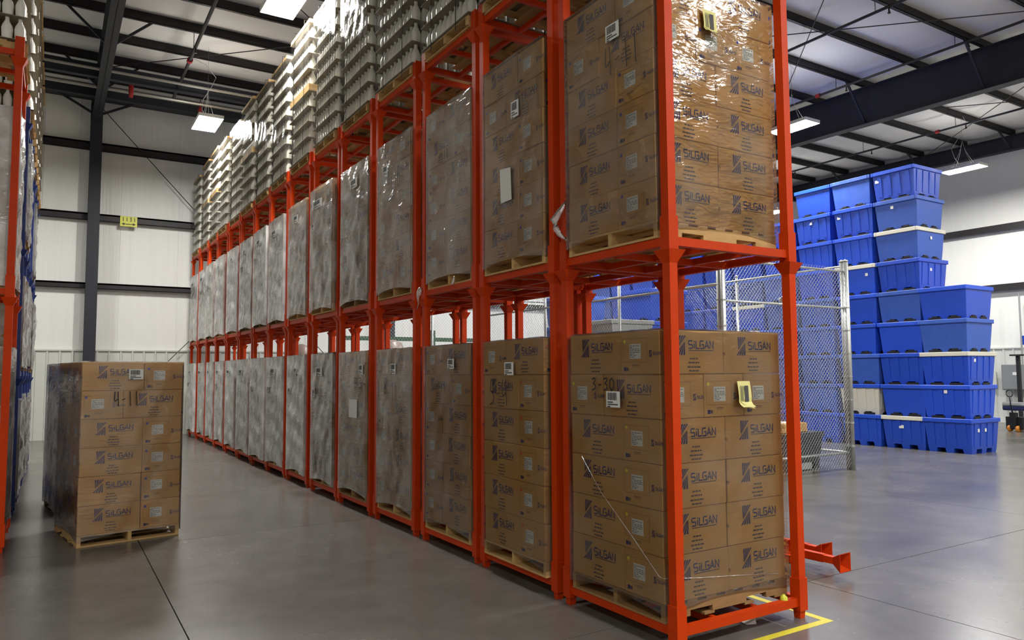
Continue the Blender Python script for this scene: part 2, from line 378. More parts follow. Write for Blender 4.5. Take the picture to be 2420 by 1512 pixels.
# ------------------------------------------------------------------ lamps
mb = MB(); mb.poly([(-.26,-.12,.079),(.26,-.12,.079),(.26,.12,.079),(-.26,.12,.079)]); UPL = mb.mesh('added_uplight_panel', MT['uplight'])  # glowing panel added on top of the housings to brighten the ceiling
def lamp(x, y, z, label):
    t = thing('high_bay_lamp', label, 'lamp', (x, y, z), 0, 'flat panel lamps hung from the roof')
    mb = MB(); mb.box(-.285,.285,-.59,.59,.012,.075); mb.box(-.12,.12,-.3,.3,.075,.12)
    mb.box(-.285,-.275,-.59,.59,-.008,.012); mb.box(.275,.285,-.59,.59,-.008,.012); mb.box(-.285,.285,-.59,-.58,-.008,.012); mb.box(-.285,.285,.58,.59,-.008,.012)
    ob('housing', mb.mesh('housing', MT['white']), t)
    mb = MB(); mb.poly([(-.274,-.579,.008),(-.274,.579,.008),(.274,.579,.008),(.274,-.579,.008)]); ob('diffuser', mb.mesh('diffuser', MT['lamp']), t)
    for q in (-.44,.44): ob('added_uplight_panel', UPL, t, (0,q,0))
    mb = MB(); zt = ZR(y)-z+.22
    for sx in (-.1,.1):
        for sy in (-.28,.28): mb.tube([(sx,sy,.12),(sx*.2,sy*.3,.55),(0,0,.9),(0,0,zt)], .003, 5)
    ob('hanger_wire', mb.mesh('hanger_wire', MT['cord']), t)
    mb = MB(); mb.tube([(.05,.1,.12),(-.1,.2,.4),(-.06,.3,.7),(.1,.2,1.0),(.2,.1,1.25),(-.1,-.2,1.42),(-.5,-.3,1.5)], .006, 6)
    ob('cord', mb.mesh('cord', MT['cord']), t)
lamps = [(-.44,15.62,'lit white panel lamp nearest the end wall above the aisle'),(-.40,8.48,'lit white panel lamp above the aisle, second from the end wall'),
 (-.4,-5.7,'lit panel lamp above the open floor before the aisle'),
 (12.42,8.36,'lit white panel lamp in front of the deep rafter'),(20.38,8.22,'lit white panel lamp beside the bulk bin stacks and end wall')]
for x in (6.0, 12.4, 20.4):
    for y in (-5.3, 1.4, 8.36, 15.6):
        if (x, y) in ((12.4,8.36),(20.4,8.36)): continue
        lamps.append((x, y, f'lit panel lamp of the {({6.0:"cage",12.4:"bulk bin",20.4:"outer"})[x]} lamp row, near the ' + {-5.3:'front wall',1.4:'open floor',8.36:'row middle',15.6:'far wall'}[y]))
lamps += [(-7.6, y, f'added fill lamp beyond the left racks, {"beside the far wall" if y > 9 else "over open floor"}') for y in (-5.3, 15.6)]  # unseen lamps added to light the aisle-facing sides
lamps += [(x, -11.9, f'added fill lamp closest to the front wall in the {n} row') for x, n in ((6.0,'cage'),)]  # unseen lamp added to brighten the front faces of the loads
for x, y, l in lamps: lamp(x, y, 8.0, l)

# =================================================================== STACK RACKS
PIT, DEP, WID, TP = 1.358, 1.171, 1.22, 2.569
DN = [-.006,-.027,-.06,.005,.031,-.009,.064,.085,.003,-.015,-.022,.012,-.036,-.05,.025]
RY = [PIT*i+DN[i] for i in range(15)]
def rack_meshes(m, tp):
    R = {}
    mb = MB(); mb.box(-.035,.035,-.035,.035,.2,tp-.012); R['post'] = mb.mesh('post', m)
    mb = MB()      # flared cup: four sloping plates, open on top
    a, b, z0, z1, th = .036, .076, tp-.03, tp+.056, .006
    for k in range(4):
        q = Matrix.Rotation(k*math.pi/2, 4, 'Z')
        p = [(-a,-a,z0),(a,-a,z0),(a,-a+th,z0),(-a,-a+th,z0),(-b,-b,z1),(b,-b,z1),(b-th,-b+th,z1),(-b+th,-b+th,z1)]
        mb.hexa([q @ Vector(v) for v in p])
    R['cup'] = mb.mesh('flared_cup', m)
    mb = MB(); mb.box(-.043,.043,-.043,.043,.058,.29); R['socket'] = mb.mesh('socket', m)
    mb = MB(); mb.frus(0,0,0,.026,.026,.058,.03,.03); R['foot'] = mb.mesh('foot', m)
    mb = MB(); mb.box(-.025,.025,.043,DEP-.043,.09,.15); R['beamY'] = mb.mesh('base_beam', m)
    mb = MB(); mb.box(.043,WID-.043,-.025,.025,.09,.15); R['beamX'] = mb.mesh('base_beam', m)
    mb = MB(); mb.box(-.02,.02,.025,DEP-.025,.085,.135); R['crossY'] = mb.mesh('cross_member', m)
    mb = MB(); mb.box(.025,WID-.025,-.02,.02,.08,.13); R['crossX'] = mb.mesh('cross_member', m)
    return R
RO = rack_meshes(MT['orange'], TP); RB = rack_meshes(MT['bluepaint'], 1.71)
def rack(label, loc, R, posts=True, group=None, cross=True):
    t = thing('stack_rack', label, 'rack', loc, 0, group)
    for x in (0, WID):
        ob('base_beam', R['beamY'], t, (x,0,0))
        for y in (0, DEP):
            s = ob('socket', R['socket'], t, (x,y,0)); ob('foot', R['foot'], s)
            if posts:
                p = ob('post', R['post'], t, (x,y,0)); ob('flared_cup', R['cup'], p)
    for y in (0, DEP): ob('base_beam', R['beamX'], t, (0,y,0))
    for x in (.4, .82): ob('cross_member', R['crossY'], t, (x,0,0))
    if cross: ob('cross_member', R['crossX'], t, (0,DEP*.5,0))
    return t
for i, y in enumerate(RY):
    n = ORD[i]
    rack(f'orange steel stack rack on the floor, {n} of the row from the yellow tape corner', (0,y,0), RO, group='orange stack racks on the floor')
    rack(f'orange upper tier stack rack, {n} of the row from the yellow tape corner', (0,y,TP), RO, group='orange stack racks of the upper tier')
    rack(f'orange postless rack base under bottle stack, {n} of the row from the tape corner', (0,y,2*TP), RO, posts=False, group='orange rack bases under the bottles')

# =================================================================== PALLETS
PX, PY = 1.22, 1.02
def stringer(m):
    mb = MB(); h = .09
    xs_ = [-.61,-.38,-.17,.17,.38,.61]; hz = [0,.038,0,.038,0]
    for (a, b), z in zip(zip(xs_, xs_[1:]), hz): mb.box(a, b, -.019, .019, .018+z, .018+h)
    return mb.mesh('stringer', m)
def deck(m, wd): mb = MB(); mb.box(-wd/2, wd/2, -PY/2, PY/2, 0, .016); return mb.mesh('deck_board', m)
PM = {}
for k, m in (('n', MT['wood']), ('o', MT['woodold'])): PM[k] = (stringer(m), deck(m, .095), deck(m, .14))
def pallet_parts(t, kind='n', z=0, rng=random):
    S, Bn, Bw = PM[kind]
    for y in (-PY/2+.02, 0, PY/2-.02): ob('stringer', S, t, (0, y, z))
    for k in range(7):
        x = -.54+k*.18; ob('deck_board', Bw if k in (0,6) else Bn, t, (x, 0, z+.1085), rng.uniform(-.008,.008))
    for x in (-.54,-.2,.2,.54): ob('bottom_board', Bw if abs(x) > .5 else Bn, t, (x, 0, z+.0015))
def pallet_mesh(kind):
    mb = MB()
    for y in (-PY/2+.02, 0, PY/2-.02):
        xs_ = [-.61,-.38,-.17,.17,.38,.61]; hz = [0,.038,0,.038,0]
        for (a, b), z in zip(zip(xs_, xs_[1:]), hz): mb.box(a, b, y-.019, y+.019, .018+z, .108)
    for k in range(7): mb.box(-.6+k*.182, -.6+k*.182+.1, -PY/2, PY/2, .1085, .124)
    for x in (-.54,-.2,.2,.54): mb.box(x-.05, x+.05, -PY/2, PY/2, .0015, .0175)
    return mb.mesh('pallet', MT['wood'] if kind == 'n' else MT['woodold'])
PFAR = {k: pallet_mesh(k) for k in 'no'}
PZ = .1505       # pallet base above a rack's foot level
PH = .125        # pallet height

# =================================================================== CARTONS
CL, CW, CH = .607, .402, .300
def ribbon(mb, pts, wd, fn, mi=0):
    """flat stroke along a 2D polyline, mapped to 3D by fn(u,v)"""
    pts = [Vector((p[0], p[1])) for p in pts]; L, R = [], []
    for i, p in enumerate(pts):
        a = (p-pts[i-1]).normalized() if i else None
        b = (pts[i+1]-p).normalized() if i < len(pts)-1 else None
        a = a or b; b = b or a
        n = Vector((-a.y-b.y, a.x+b.x)); n = n.normalized() if n.length > 1e-6 else Vector((-a.y, a.x))
        k = wd/2/max(.45, n.dot(Vector((-a.y, a.x)))); L.append(p+n*k); R.append(p-n*k)
    for i in range(len(pts)-1): mb.poly([fn(*R[i]), fn(*R[i+1]), fn(*L[i+1]), fn(*L[i])], mi)
LET = {   # wide squared capitals in a unit box
 'S': [[(1,1),(.12,1),(0,.88),(0,.6),(.12,.5),(.88,.5),(1,.4),(1,.12),(.88,0),(0,0)]],
 'i': [[(.5,0),(.5,.68)],[(.5,.84),(.5,1)]],
 'L': [[(0,1),(0,.0),(1.25,0)]],
 'G': [[(1,1),(.14,1),(0,.86),(0,.22),(.0,.2)],[(.45,.52),(1,.52),(1,.0),(.0,0)]],
 'A': [[(0,0),(.5,1),(1,0)],[(.22,.32),(.78,.32)]],
 'N': [[(0,0),(0,1),(1,0),(1,1)]]}
def logo(mb, fn, u0, v0, s, mi=0, fine=1):
    """fan mark, word and small lines; s scales, v0 is the top"""
    f = lambda u, v: fn(u0+u*s, v0+v*s)
    W, H = .115, .135
    def fan(ap, e0, e1, n):
        for k in range(n):
            t0 = (k+.08)/n; t1 = (k+.74)/n
            a = (e0[0]+(e1[0]-e0[0])*t0, e0[1]+(e1[1]-e0[1])*t0); b = (e0[0]+(e1[0]-e0[0])*t1, e0[1]+(e1[1]-e0[1])*t1)
            c0 = (a[0]+(ap[0]-a[0])*.93, a[1]+(ap[1]-a[1])*.93); c1 = (b[0]+(ap[0]-b[0])*.93, b[1]+(ap[1]-b[1])*.93)
            mb.poly([f(x*W, (y-1)*H) for x, y in (a, b, c1, c0)], mi)
    fan((.2,.28), (.16,1), (1,1), 4); fan((.86,.72), (0,0), (.92,0), 4)
    x = W+.018
    for ch, wd in zip('SiLGAN', (.036,.012,.028,.034,.038,.034)):
        for st in LET[ch]: ribbon(mb, [(x+px*wd, -.088+py*.052) for px, py in st], .0095, f, mi)
        x += wd+.0115
    mb.poly([f(W+.018,-.105), f(x-.01,-.105), f(x-.01,-.099), f(W+.018,-.099)], fine)
def smallprint(mb, fn, cu, v0, mi, rng):
    for k, (y, wd) in enumerate(((0,.078),(-.028,.105),(-.058,.125),(-.084,.095))):
        x = cu-wd/2
        while x < cu+wd/2-.006:
            l = min(rng.uniform(.016,.036), cu+wd/2-x)
            mb.poly([fn(x, v0+y-.0075), fn(x+l, v0+y-.0075), fn(x+l, v0+y+.003), fn(x, v0+y+.003)], mi); x += l+.005
def carton_meshes():
    R = {}; rng = random.Random(3); e = .0014
    mb = MB(); mb.cbox(-CL/2, CL/2, -CW/2, CW/2, 0, CH, .004); R['body'] = mb
    for k in 'front', 'back':
        sg = -1 if k == 'front' else 1
        fn = (lambda u, v: (-CL/2+u, -CW/2-e, v)) if sg < 0 else (lambda u, v: (CL/2-u, CW/2+e, v))
        mb = MB(); logo(mb, fn, .135, CH-.035, 1.0); smallprint(mb, fn, .315, CH-.192, 1, rng); R['logo_'+k] = mb
    for k in 'left', 'right':
        fn = (lambda u, v: (-CL/2-e, CW/2-u, v)) if k == 'left' else (lambda u, v: (CL/2+e, -CW/2+u, v))
        f2 = (lambda u, v: (-CL/2-2*e, CW/2-u, v)) if k == 'left' else (lambda u, v: (CL/2+2*e, -CW/2+u, v))
        lab = MB(); rect = lambda m_, f_, a, b, c, d, i: m_.poly([f_(a,c), f_(b,c), f_(b,d), f_(a,d)], i)
        rect(lab, fn, .094, .214, .108, .212, 0)
        for j in range(8):
            y = .2-j*.0112; x = .1
            while x < .205:
                l = rng.uniform(.008,.03); rect(lab, f2, x, min(x+l,.208), y-.004, y, 1); x += l+.006
                if rng.random() < .16: break
        R['label_'+k] = lab
        ep = MB(); logo(ep, fn, .292, .165, .34, 0, 0)
        rect(ep, fn, .03, .058, .022, .05, 0); rect(ep, fn, .06, .082, .024, .047, 1)
        for a, b, c, d in ((.022,.275,.083,.0845),(.022,.0235,.083,.25),(.275,.2765,.083,.25),(.022,.2765,.2485,.25),(.12,.19,.062,.066),(.12,.185,.052,.055)): rect(ep, fn, a, b, c, d, 1)
        R['endprint_'+k] = ep
        dt = MB(); dt.poly([fn(.042+.0135*math.cos(t*math.pi/6), .232+.0135*math.sin(t*math.pi/6)) for t in (range(12) if True else ())]); R['dot_'+k] = dt
    return R
CMB = carton_meshes()
CME = {k: v.mesh(k, {'b': [MT['card']], 'l': [MT['ink'], MT['inkfine']], 'e': [MT['ink'], MT['inkfine']], 'd': [MT['dotY']]}[k[0]] if not k.startswith('label') else [MT['paper'], MT['paperink']]) for k, v in CMB.items()}
DOT = {c: {s: CMB['dot_'+s].mesh('sticker', MT['dot'+c]) for s in ('left','right')} for c in 'YRB'}
def layer_spots(flip):
    """five cartons of one layer: (x, y, rz, row name) about the pallet centre"""
    T = CL+CW+.004; y0 = -T/2
    s = [(-CL/2-.002, y0+CW/2, 0, 'end'), (CL/2+.002, y0+CW/2, math.pi, 'end'),
         (-CW-.003, y0+CW+.004+CL/2, -math.pi/2, 'side'), (0, y0+CW+.004+CL/2, -math.pi/2, 'side'), (CW+.003, y0+CW+.004+CL/2, -math.pi/2, 'side')]
    if flip: s = [(-x, -y, a+math.pi, n) for x, y, a, n in s]
    return s
def carton(loc, rz, label, group, dot):
    o = tag(ob('carton', CME['body'], None, loc, rz), label, 'carton', group)
    for k in ('front','back'): ob('logo_print', CME['logo_'+k], o)
    for k in ('left','right'):
        ob('shipping_label', CME['label_'+k], o); ob('end_print', CME['endprint_'+k], o); ob('sticker', DOT[dot][k], o)
    return o
LVL = ['bottom layer','second layer','third layer','fourth layer','fifth layer','top layer']

def film_mesh(m, seed, hx=.625, hy=.525, z0=-.05, z1=1.83, amp=.006, top=True, skirt=0):
    rng = random.Random(seed); mb = MB(); n = 18; nz = 26
    cor = [(-hx,-hy),(hx,-hy),(hx,hy),(-hx,hy)]
    ph = [rng.uniform(0,6.3) for _ in range(8)]
    for k in range(4):
        a, b = Vector(cor[k]), Vector(cor[(k+1)%4]); d = (b-a); nr = Vector((d.y,-d.x)).normalized(); base = len(mb.v)
        for j in range(nz+1):
            for i in range(n+1):
                t = i/n; z = z0+(z1-z0)*j/nz; ed = min(t, 1-t)*6; ed = min(1, ed)
                dz = amp*(math.sin(9*t+5*z+ph[0])*.5+math.sin(23*t-11*z+ph[1])*.3+math.sin(17*z+4*t+ph[2])*.5+rng.uniform(-.35,.35))*ed
                low = skirt*math.sin(math.pi*t)*.05 if j == 0 else 0
                p = a+d*t+nr*(dz+.002); mb.v.append((p.x, p.y, z+low))
        for j in range(nz):
            for i in range(n):
                q = base+j*(n+1)+i; mb.f.append((q, q+1, q+n+2, q+n+1)); mb.m.append(0)
    if top:
        base = len(mb.v)
        for j in range(n+1):
            for i in range(n+1):
                e = min(i, n-i, j, n-j)
                mb.v.append((-hx+2*hx*i/n, -hy+2*hy*j/n, z1+(rng.uniform(0,.014) if e else 0)))
        for j in range(n):
            for i in range(n):
                q = base+j*(n+1)+i; mb.f.append((q, q+1, q+n+2, q+n+1)); mb.m.append(0)
    return mb.mesh('stretch_film', m, True)
# marker pen figures in a unit box
DIG = {'0': [[(.5,1),(.1,.75),(.1,.3),(.45,0),(.85,.25),(.9,.7),(.5,1)]], '1': [[(.45,1),(.6,0)]], '3': [[(.05,.92),(.6,1),(.7,.8),(.35,.58),(.75,.4),(.7,.15),(.05,0)]],
 '4': [[(.1,1),(.05,.45),(.15,.35),(.75,.5)],[(.62,1),(.8,0)]], '5': [[(.75,.95),(.3,1),(.15,.55),(.6,.5),(.8,.3),(.65,.08),(.1,0)]], '8': [[(.8,.9),(.4,1),(.15,.8),(.8,.25),(.5,0),(.15,.2),(.8,.8)]], '-': [[(.2,.42),(.8,.5)]]}
def writing(parent, text, y0, y1, z0, z1, x, wd, name='marker_writing'):
    """text on the aisle side: y0 (left as seen) to y1, x just outside the film"""
    mb = MB(); n = len(text); step = (y0-y1)/n
    for k, ch in enumerate(text):
        for st in DIG[ch]: ribbon(mb, [(y0-step*(k+px*.85), z0+(z1-z0)*py) for px, py in st], wd, lambda u, v: (x, u, v))
    return ob(name, mb.mesh(name, MT['black']), parent)
def barcode(parent, y0, y1, z0, z1, x, name='barcode_label'):
    mb = MB(); rect = lambda xx, a, b, c, d, i: mb.poly([(xx,a,c),(xx,b,c),(xx,b,d),(xx,a,d)], i)
    rect(x, y0, y1, z0, z1, 0); h = z1-z0; w_ = y0-y1
    rng = random.Random(5); u = .1
    while u < .72:
        b = rng.uniform(.012,.045); rect(x-.001, y0-w_*u, y0-w_*(u+b), z0+h*.45, z0+h*.92, 1); u += b+rng.uniform(.008,.016)
    for a, b, c in ((.08,.5,.34),(.08,.85,.2),(.08,.3,.07)): rect(x-.001, y0-w_*a, y0-w_*b, z0+h*(c-.06), z0+h*(c+.02), 1)
    return ob(name, mb.mesh(name, [MT['paper'], MT['paperink']]), parent)

def near_load(desc, short, loc, rz, flips, dot, film, seed, kind='n', jit=.006, film_kw={}, out='aisle side', inn='cage side'):
    rng = random.Random(seed); base = Matrix.Translation(loc) @ Matrix.Rotation(rz, 4, 'Z')
    p = thing('pallet', f'wooden pallet under {desc}', 'pallet', loc, rz, 'wooden pallets'); pallet_parts(p, kind, 0, rng)
    for k in range(6):
        cnt = {}
        for x, y, a, row in layer_spots(flips[k]):
            q = base @ Vector((x+rng.uniform(-jit,jit), y+rng.uniform(-jit,jit), PH+k*.3035))
            side = (out if x < -.15 else 'middle' if abs(x) < .15 else inn)
            carton(q, rz+a+rng.uniform(-.008,.008), f'printed carton, {side} of row of {"three" if row == "side" else "two"}, {LVL[k]}, {short}', f'cartons of {short}', dot)
    f = tag(ob('stretch_film', film_mesh(MT[film], seed, z0=film_kw.get('z0', .06), z1=PH+6*.3035+.004, skirt=1, hx=.6175+.012, hy=.5065+.012), None, loc, rz), f'clear stretch film wrapped around {desc}', 'stretch film', 'stretch films')
    return f
CX = .575
def far_cart(seed, flips):
    mb = MB(); rng = random.Random(seed)
    for k in range(6):
        for x, y, a, row in layer_spots(flips[k]):
            mt = Matrix.Translation((x+rng.uniform(-.006,.006), y+rng.uniform(-.006,.006), PH+k*.3035)) @ Matrix.Rotation(a, 4, 'Z')
            mb.merge(CMB['body'], mt, 0)
            if x < .1:
                for s in ('left','right'): mb.merge(CMB['label_'+s], mt, 3)
                for s in ('front','back'): mb.merge(CMB['logo_'+s], mt, 1)
    return mb.mesh('cartons', [MT['card2'], MT['ink'], MT['inkfine'], MT['paper'], MT['paperink']])
A_, B_ = 0, 1
FARC = [far_cart(11, [1,1,1,1,0,1]), far_cart(12, [0,0,0,0,1,0]), far_cart(13, [1,0,1,0,1,1])]
FARF = [film_mesh(MT['film3'], 21+k, amp=.016, z0=.03, z1=1.962, skirt=1, hx=.635, hy=.53) for k in range(2)]+[film_mesh(MT['film4'], 31+k, amp=.022, z0=.02, z1=1.965, skirt=1, hx=.638, hy=.532) for k in range(2)]
def far_load(label, loc, rz, c, f, kind):
    t = thing('wrapped_pallet_load', label, 'pallet load', loc, rz, 'wrapped carton loads')
    ob('pallet', PFAR[kind], t); stuff(ob('cartons', FARC[c], t)); ob('stretch_film', FARF[f], t)
    return t
rg = random.Random(99)
flipsets = {(0,0):[0,0,0,0,1,0],(0,1):[0,0,0,0,1,0],(1,0):[0,0,0,0,0,1],(1,1):[0,0,0,0,1,0],(2,0):[1,1,1,1,0,1],(2,1):[1,1,1,1,0,1],(3,0):[1,1,1,1,0,1],(3,1):[0,1,1,0,1,0],(4,0):[1,1,0,1,1,0]}
XF = -.6175-.012-.012      # just outside the film on the aisle side, load coordinates
for i in range(15):
    for t in (0, 1):
        y = RY[i]+.585; z = t*TP+PZ; n = ORD[i]; wh = ('lower','upper')[t]
        if (i, t) in flipsets:
            loc = (CX+(-.03 if (i,t) == (1,0) else 0)+(rg.uniform(-.02,.02) if i else 0), y+(rg.uniform(-.015,.015) if i else 0), z); rz = rg.uniform(-.012,.012) if i else 0
            dot = 'Y' if (i,t) == (0,0) else 'R' if (i,t) == (1,0) else 'B'
            f = near_load(f'{wh} carton load in {n} rack from the yellow tape corner', f'{wh} load, {n} rack from tape', loc, rz, flipsets[i,t], dot,
                          'film' if (i,t) in ((0,0),(1,0)) else 'film2' if i < 2 or (i,t) == (2,0) else 'film5', 100+i*2+t, 'o' if (i,t) in ((0,0),(4,0)) else 'n', jit=.004 if i == 0 else .007)
            def W(txt, Y0, Y1, Z0, Z1, wd): writing(f, txt, Y0-loc[1], Y1-loc[1], Z0-loc[2], Z1-loc[2], XF-.003, wd)
            def Bc(Y0, Y1, Z0, Z1): barcode(f, Y0-loc[1], Y1-loc[1], Z0-loc[2], Z1-loc[2], XF-.001)
            if (i,t) == (0,0):
                W('3-30', .775, .50, 1.675, 1.765, .011); Bc(.607, .453, 1.555, 1.67)
                mb = MB()      # roped film edge running down across both faces
                pts = [(XF-.002,.33,1.02),(XF-.002,.1,.78),(XF-.002,-.24,.52),(XF-.002,-.5,.31),(-.62,-.522,.3),(-.3,-.523,.26),(.1,-.523,.22),(.5,-.523,.17)]
                mb.tube([(p[0],p[1],p[2]+.0) for p in pts], .0025, 6); ob('roped_edge', mb.mesh('roped_edge', MT['film3'], True), f)
            if (i,t) == (0,1): W('4-11', .56, .17, 4.0, 4.22, .009); Bc(.552,.398,4.262,4.385)
            if (i,t) == (1,0): W('5-4', 2.25, 1.91, 1.52, 1.745, .011); Bc(1.985,1.83,1.787,1.9)
            if (i,t) == (1,1):
                W('5-1', 1.68, 1.42, 4.05, 4.29, .009); Bc(1.885,1.755,4.08,4.23)
                mb = MB(); mb.poly([(XF-.002,2.07-loc[1],3.35-loc[2]),(XF-.002,1.88-loc[1],3.35-loc[2]),(XF-.012,1.88-loc[1],3.64-loc[2]),(XF-.012,2.07-loc[1],3.66-loc[2])]); ob('paper_sheet', mb.mesh('paper_sheet', MT['paper']), f)
            if (i,t) == (2,0): W('4-11', 3.45, 3.2, 1.6, 1.7, .007); Bc(3.165,3.02,1.85,1.95)
            if (i,t) == (2,1): W('3-18', 3.43, 3.17, 4.07, 4.2, .008)
            if (i,t) == (3,0): W('4-11', 4.9, 4.48, 1.48, 1.69, .007); Bc(4.7,4.55,1.8,1.92)
            if (i,t) == (3,1): W('4-10', 4.8, 4.4, 4.03, 4.28, .009); Bc(4.95,4.8,4.25,4.38)
            if (i,t) == (4,0):
                W('53-', 5.93, 5.42, 1.61, 1.75, .008); Bc(5.75,5.6,1.8,1.92)
                mb = MB(); mb.box(XF-.004, XF-.002, 5.8-loc[1], 6.1-loc[1], 1.22-loc[2], 1.46-loc[2]); ob('paper_sheet', mb.mesh('paper_sheet', MT['paper']), f)
        else:
            fm = rg.randint(0,1) if (i <= 6 and t) or i == 5 else 2+rg.randint(0,1)
            o = far_load(f'grey wrapped {wh} carton load in {n} rack from the yellow tape corner', (CX-rg.uniform(-.01,.05), y+rg.uniform(-.03,.03), z), rg.uniform(-.02,.02), rg.randint(0,2), fm, rg.choice('no'))
            barcode(o, .15+rg.uniform(-.2,.2), .0+rg.uniform(-.2,-.1), 1.62, 1.75, -.662)
            if rg.random() < .5: barcode(o, .35, .24, 1.3, 1.42, -.664)
# hanging film tails
def film_tail(label, loc, pts, r):
    mb = MB(); mb.tube(pts, r, 7); tag(ob('film_tail', mb.mesh('film_tail', MT['tail'], True), None, loc), label, 'stretch film', 'loose film tails')
film_tail('crumpled loose film corner on the upper load of the first rack', (-.05,1.1,2.86), [(0,0,0),(-.05,.03,.05),(-.075,.04,.1),(-.085,.05,.16),(-.04,.03,.24),(0,0,.32)], [.012,.02,.03,.035,.025,.008])
film_tail('knotted loose film end hanging at upper load of third rack', (-.09,3.78,2.75), [(0,0,0),(-.01,.0,-.05),(-.02,.02,-.1),(-.012,.03,-.18),(-.02,.05,-.24)], [.02,.035,.02,.006,.006])
film_tail('small hanging film loop under the upper load of third rack', (-.072,3.0,2.79), [(0,0,0),(-.01,.0,-.04),(-.02,.01,-.09)], [.006,.012,.014])

# yellow pouches on the front of the first rack's loads
def pouch(label, x, z, zt):
    t = thing('document_pouch', label, 'tag', (x, .062+.585-.585, z)); t.location = (x, RY[0]+.585-.5065-.012-.016, z)
    mb = MB(); n = 8; h = .185; w_ = .066
    prof = [(0,h/2),(-.004,h*.36),(-.012,h*.1),(-.016,-h*.15),(-.014,-h*.3),(-.03,-h*.42),(-.055,-h*.5)]
    for (a, b), (c, d) in zip(prof, prof[1:]): mb.poly([(-w_,a,b),(-w_,c,d),(w_,c,d),(w_,a,b)], 0)
    ob('sheet', mb.mesh('sheet', MT['yellowtag']), t)
    mb = MB(); mb.poly([(-.008,-.0135,.06),(-.008,-.0185,-.055),(.034,-.0185,-.055),(.034,-.0135,.06)], 0)
    for k in range(4): mb.poly([(-.05+k*.009,-.0135,.06),(-.05+k*.009,-.0185,-.05),(-.046+k*.009,-.0185,-.05),(-.046+k*.009,-.0135,.06)], 0)
    ob('print', mb.mesh('print', MT['paperink']), t)
    mb = MB(); mb.poly([(-.06,-.015,-.05),(.0,-.05,-.1),(.1,-.02,-.105),(.06,-.008,-.085)], 0); ob('peeled_flap', mb.mesh('flap', MT['yellowtag']), t)
pouch('yellow barcode tag peeling off the lower load of the first rack', .747, 1.645, 0)
pouch('yellow barcode tag curling off the upper load of the first rack', .487, 4.35, 0)

# the load standing free in the aisle and the one behind it
fl_loc = (-2.84, 6.14, .0); fl_rz = math.radians(99.2)
f = near_load('carton load standing free in the aisle', 'load standing in aisle', fl_loc, fl_rz, [0,0,0,0,1,0], 'B', 'film2', 300, out='front', inn='back')
writing(f, '4-11', .2, -.06, 1.47, 1.63, XF-.003, .01); barcode(f, .06, -.085, 1.76, 1.87, XF-.001)
far_load('dark wrapped pallet load standing behind the aisle load', (-2.98, 8.35, 0), math.radians(97), 1, 0, 'o')

# =================================================================== BOTTLE STACKS
BH, NYB, NXB, BP = .2625, 9, 10, .118
bmb = MB(); bmb.lathe([(.048,0),(.055,.008),(.056,.12),(.05,.15),(.034,.19),(.021,.213),(.02,.236),(.023,.238),(.023,.252)], n=10)
BOT = bmb.mesh('bottle', MT['bottle'], True)
low = MB(); low.lathe([(.05,0),(.056,.12),(.046,.16),(.021,.213),(.022,.252)], n=7)
def ring(layers, skip=()):
    mb = MB()
    for k in layers:
        for i in range(NXB):
            for j in range(NYB):
                if 0 < i < NXB-1 and 0 < j < NYB-1: continue
                if (k, i, j) in skip: continue
                b = len(mb.v); x, y, z = (i-(NXB-1)/2)*BP, (j-(NYB-1)/2)*BP, k*BH
                mb.v += [(a+x, b_+y, c+z) for a, b_, c in low.v]; mb.f += [tuple(b+q for q in f_) for f_ in low.f]; mb.m += low.m
    return mb.mesh('bottles', MT['bottle'], True)
RING8 = ring(range(8)); 
mb = MB(); mb.box(-.622,.622,-.558,.558,-.008,0); SHEETW = mb.mesh('tier_sheet', MT['sheet'])
mb = MB(); mb.box(-.6,.6,-.542,.542,-.007,0); SHEET = mb.mesh('tier_sheet', MT['sheet'])
mb = MB()
for a in (((-.62,.62),(-.55,-.47)),((-.62,.62),(.47,.55)),((-.62,-.54),(-.47,.47)),((.54,.62),(-.47,.47))): mb.box(*a[0], *a[1], 0, .055)
FRAME = mb.mesh('top_frame', MT['wood'])
BFILM = film_mesh(MT['filmb'], 61, hx=.63, hy=.56, z0=-.06, z1=2.16, amp=.005, top=False)
BFILM2 = film_mesh(MT['filmb'], 62, hx=.632, hy=.562, z0=-.06, z1=2.16, amp=.009, top=False)
def straps(h):
    mb = MB()
    for y in (-.3, .28): mb.box(-.634,-.632, y-.008, y+.008, -.1, h); mb.box(-.63,.63, y-.008, y+.008, h, h+.002)
    for x in (-.35, .3): mb.box(x-.008, x+.008, -.566,-.564, -.1, h)
    return mb.mesh('strap', MT['strap'])
ST = straps(2.22)
INDIV = {2: 3, 3: 5, 4: 7, 5: 8}
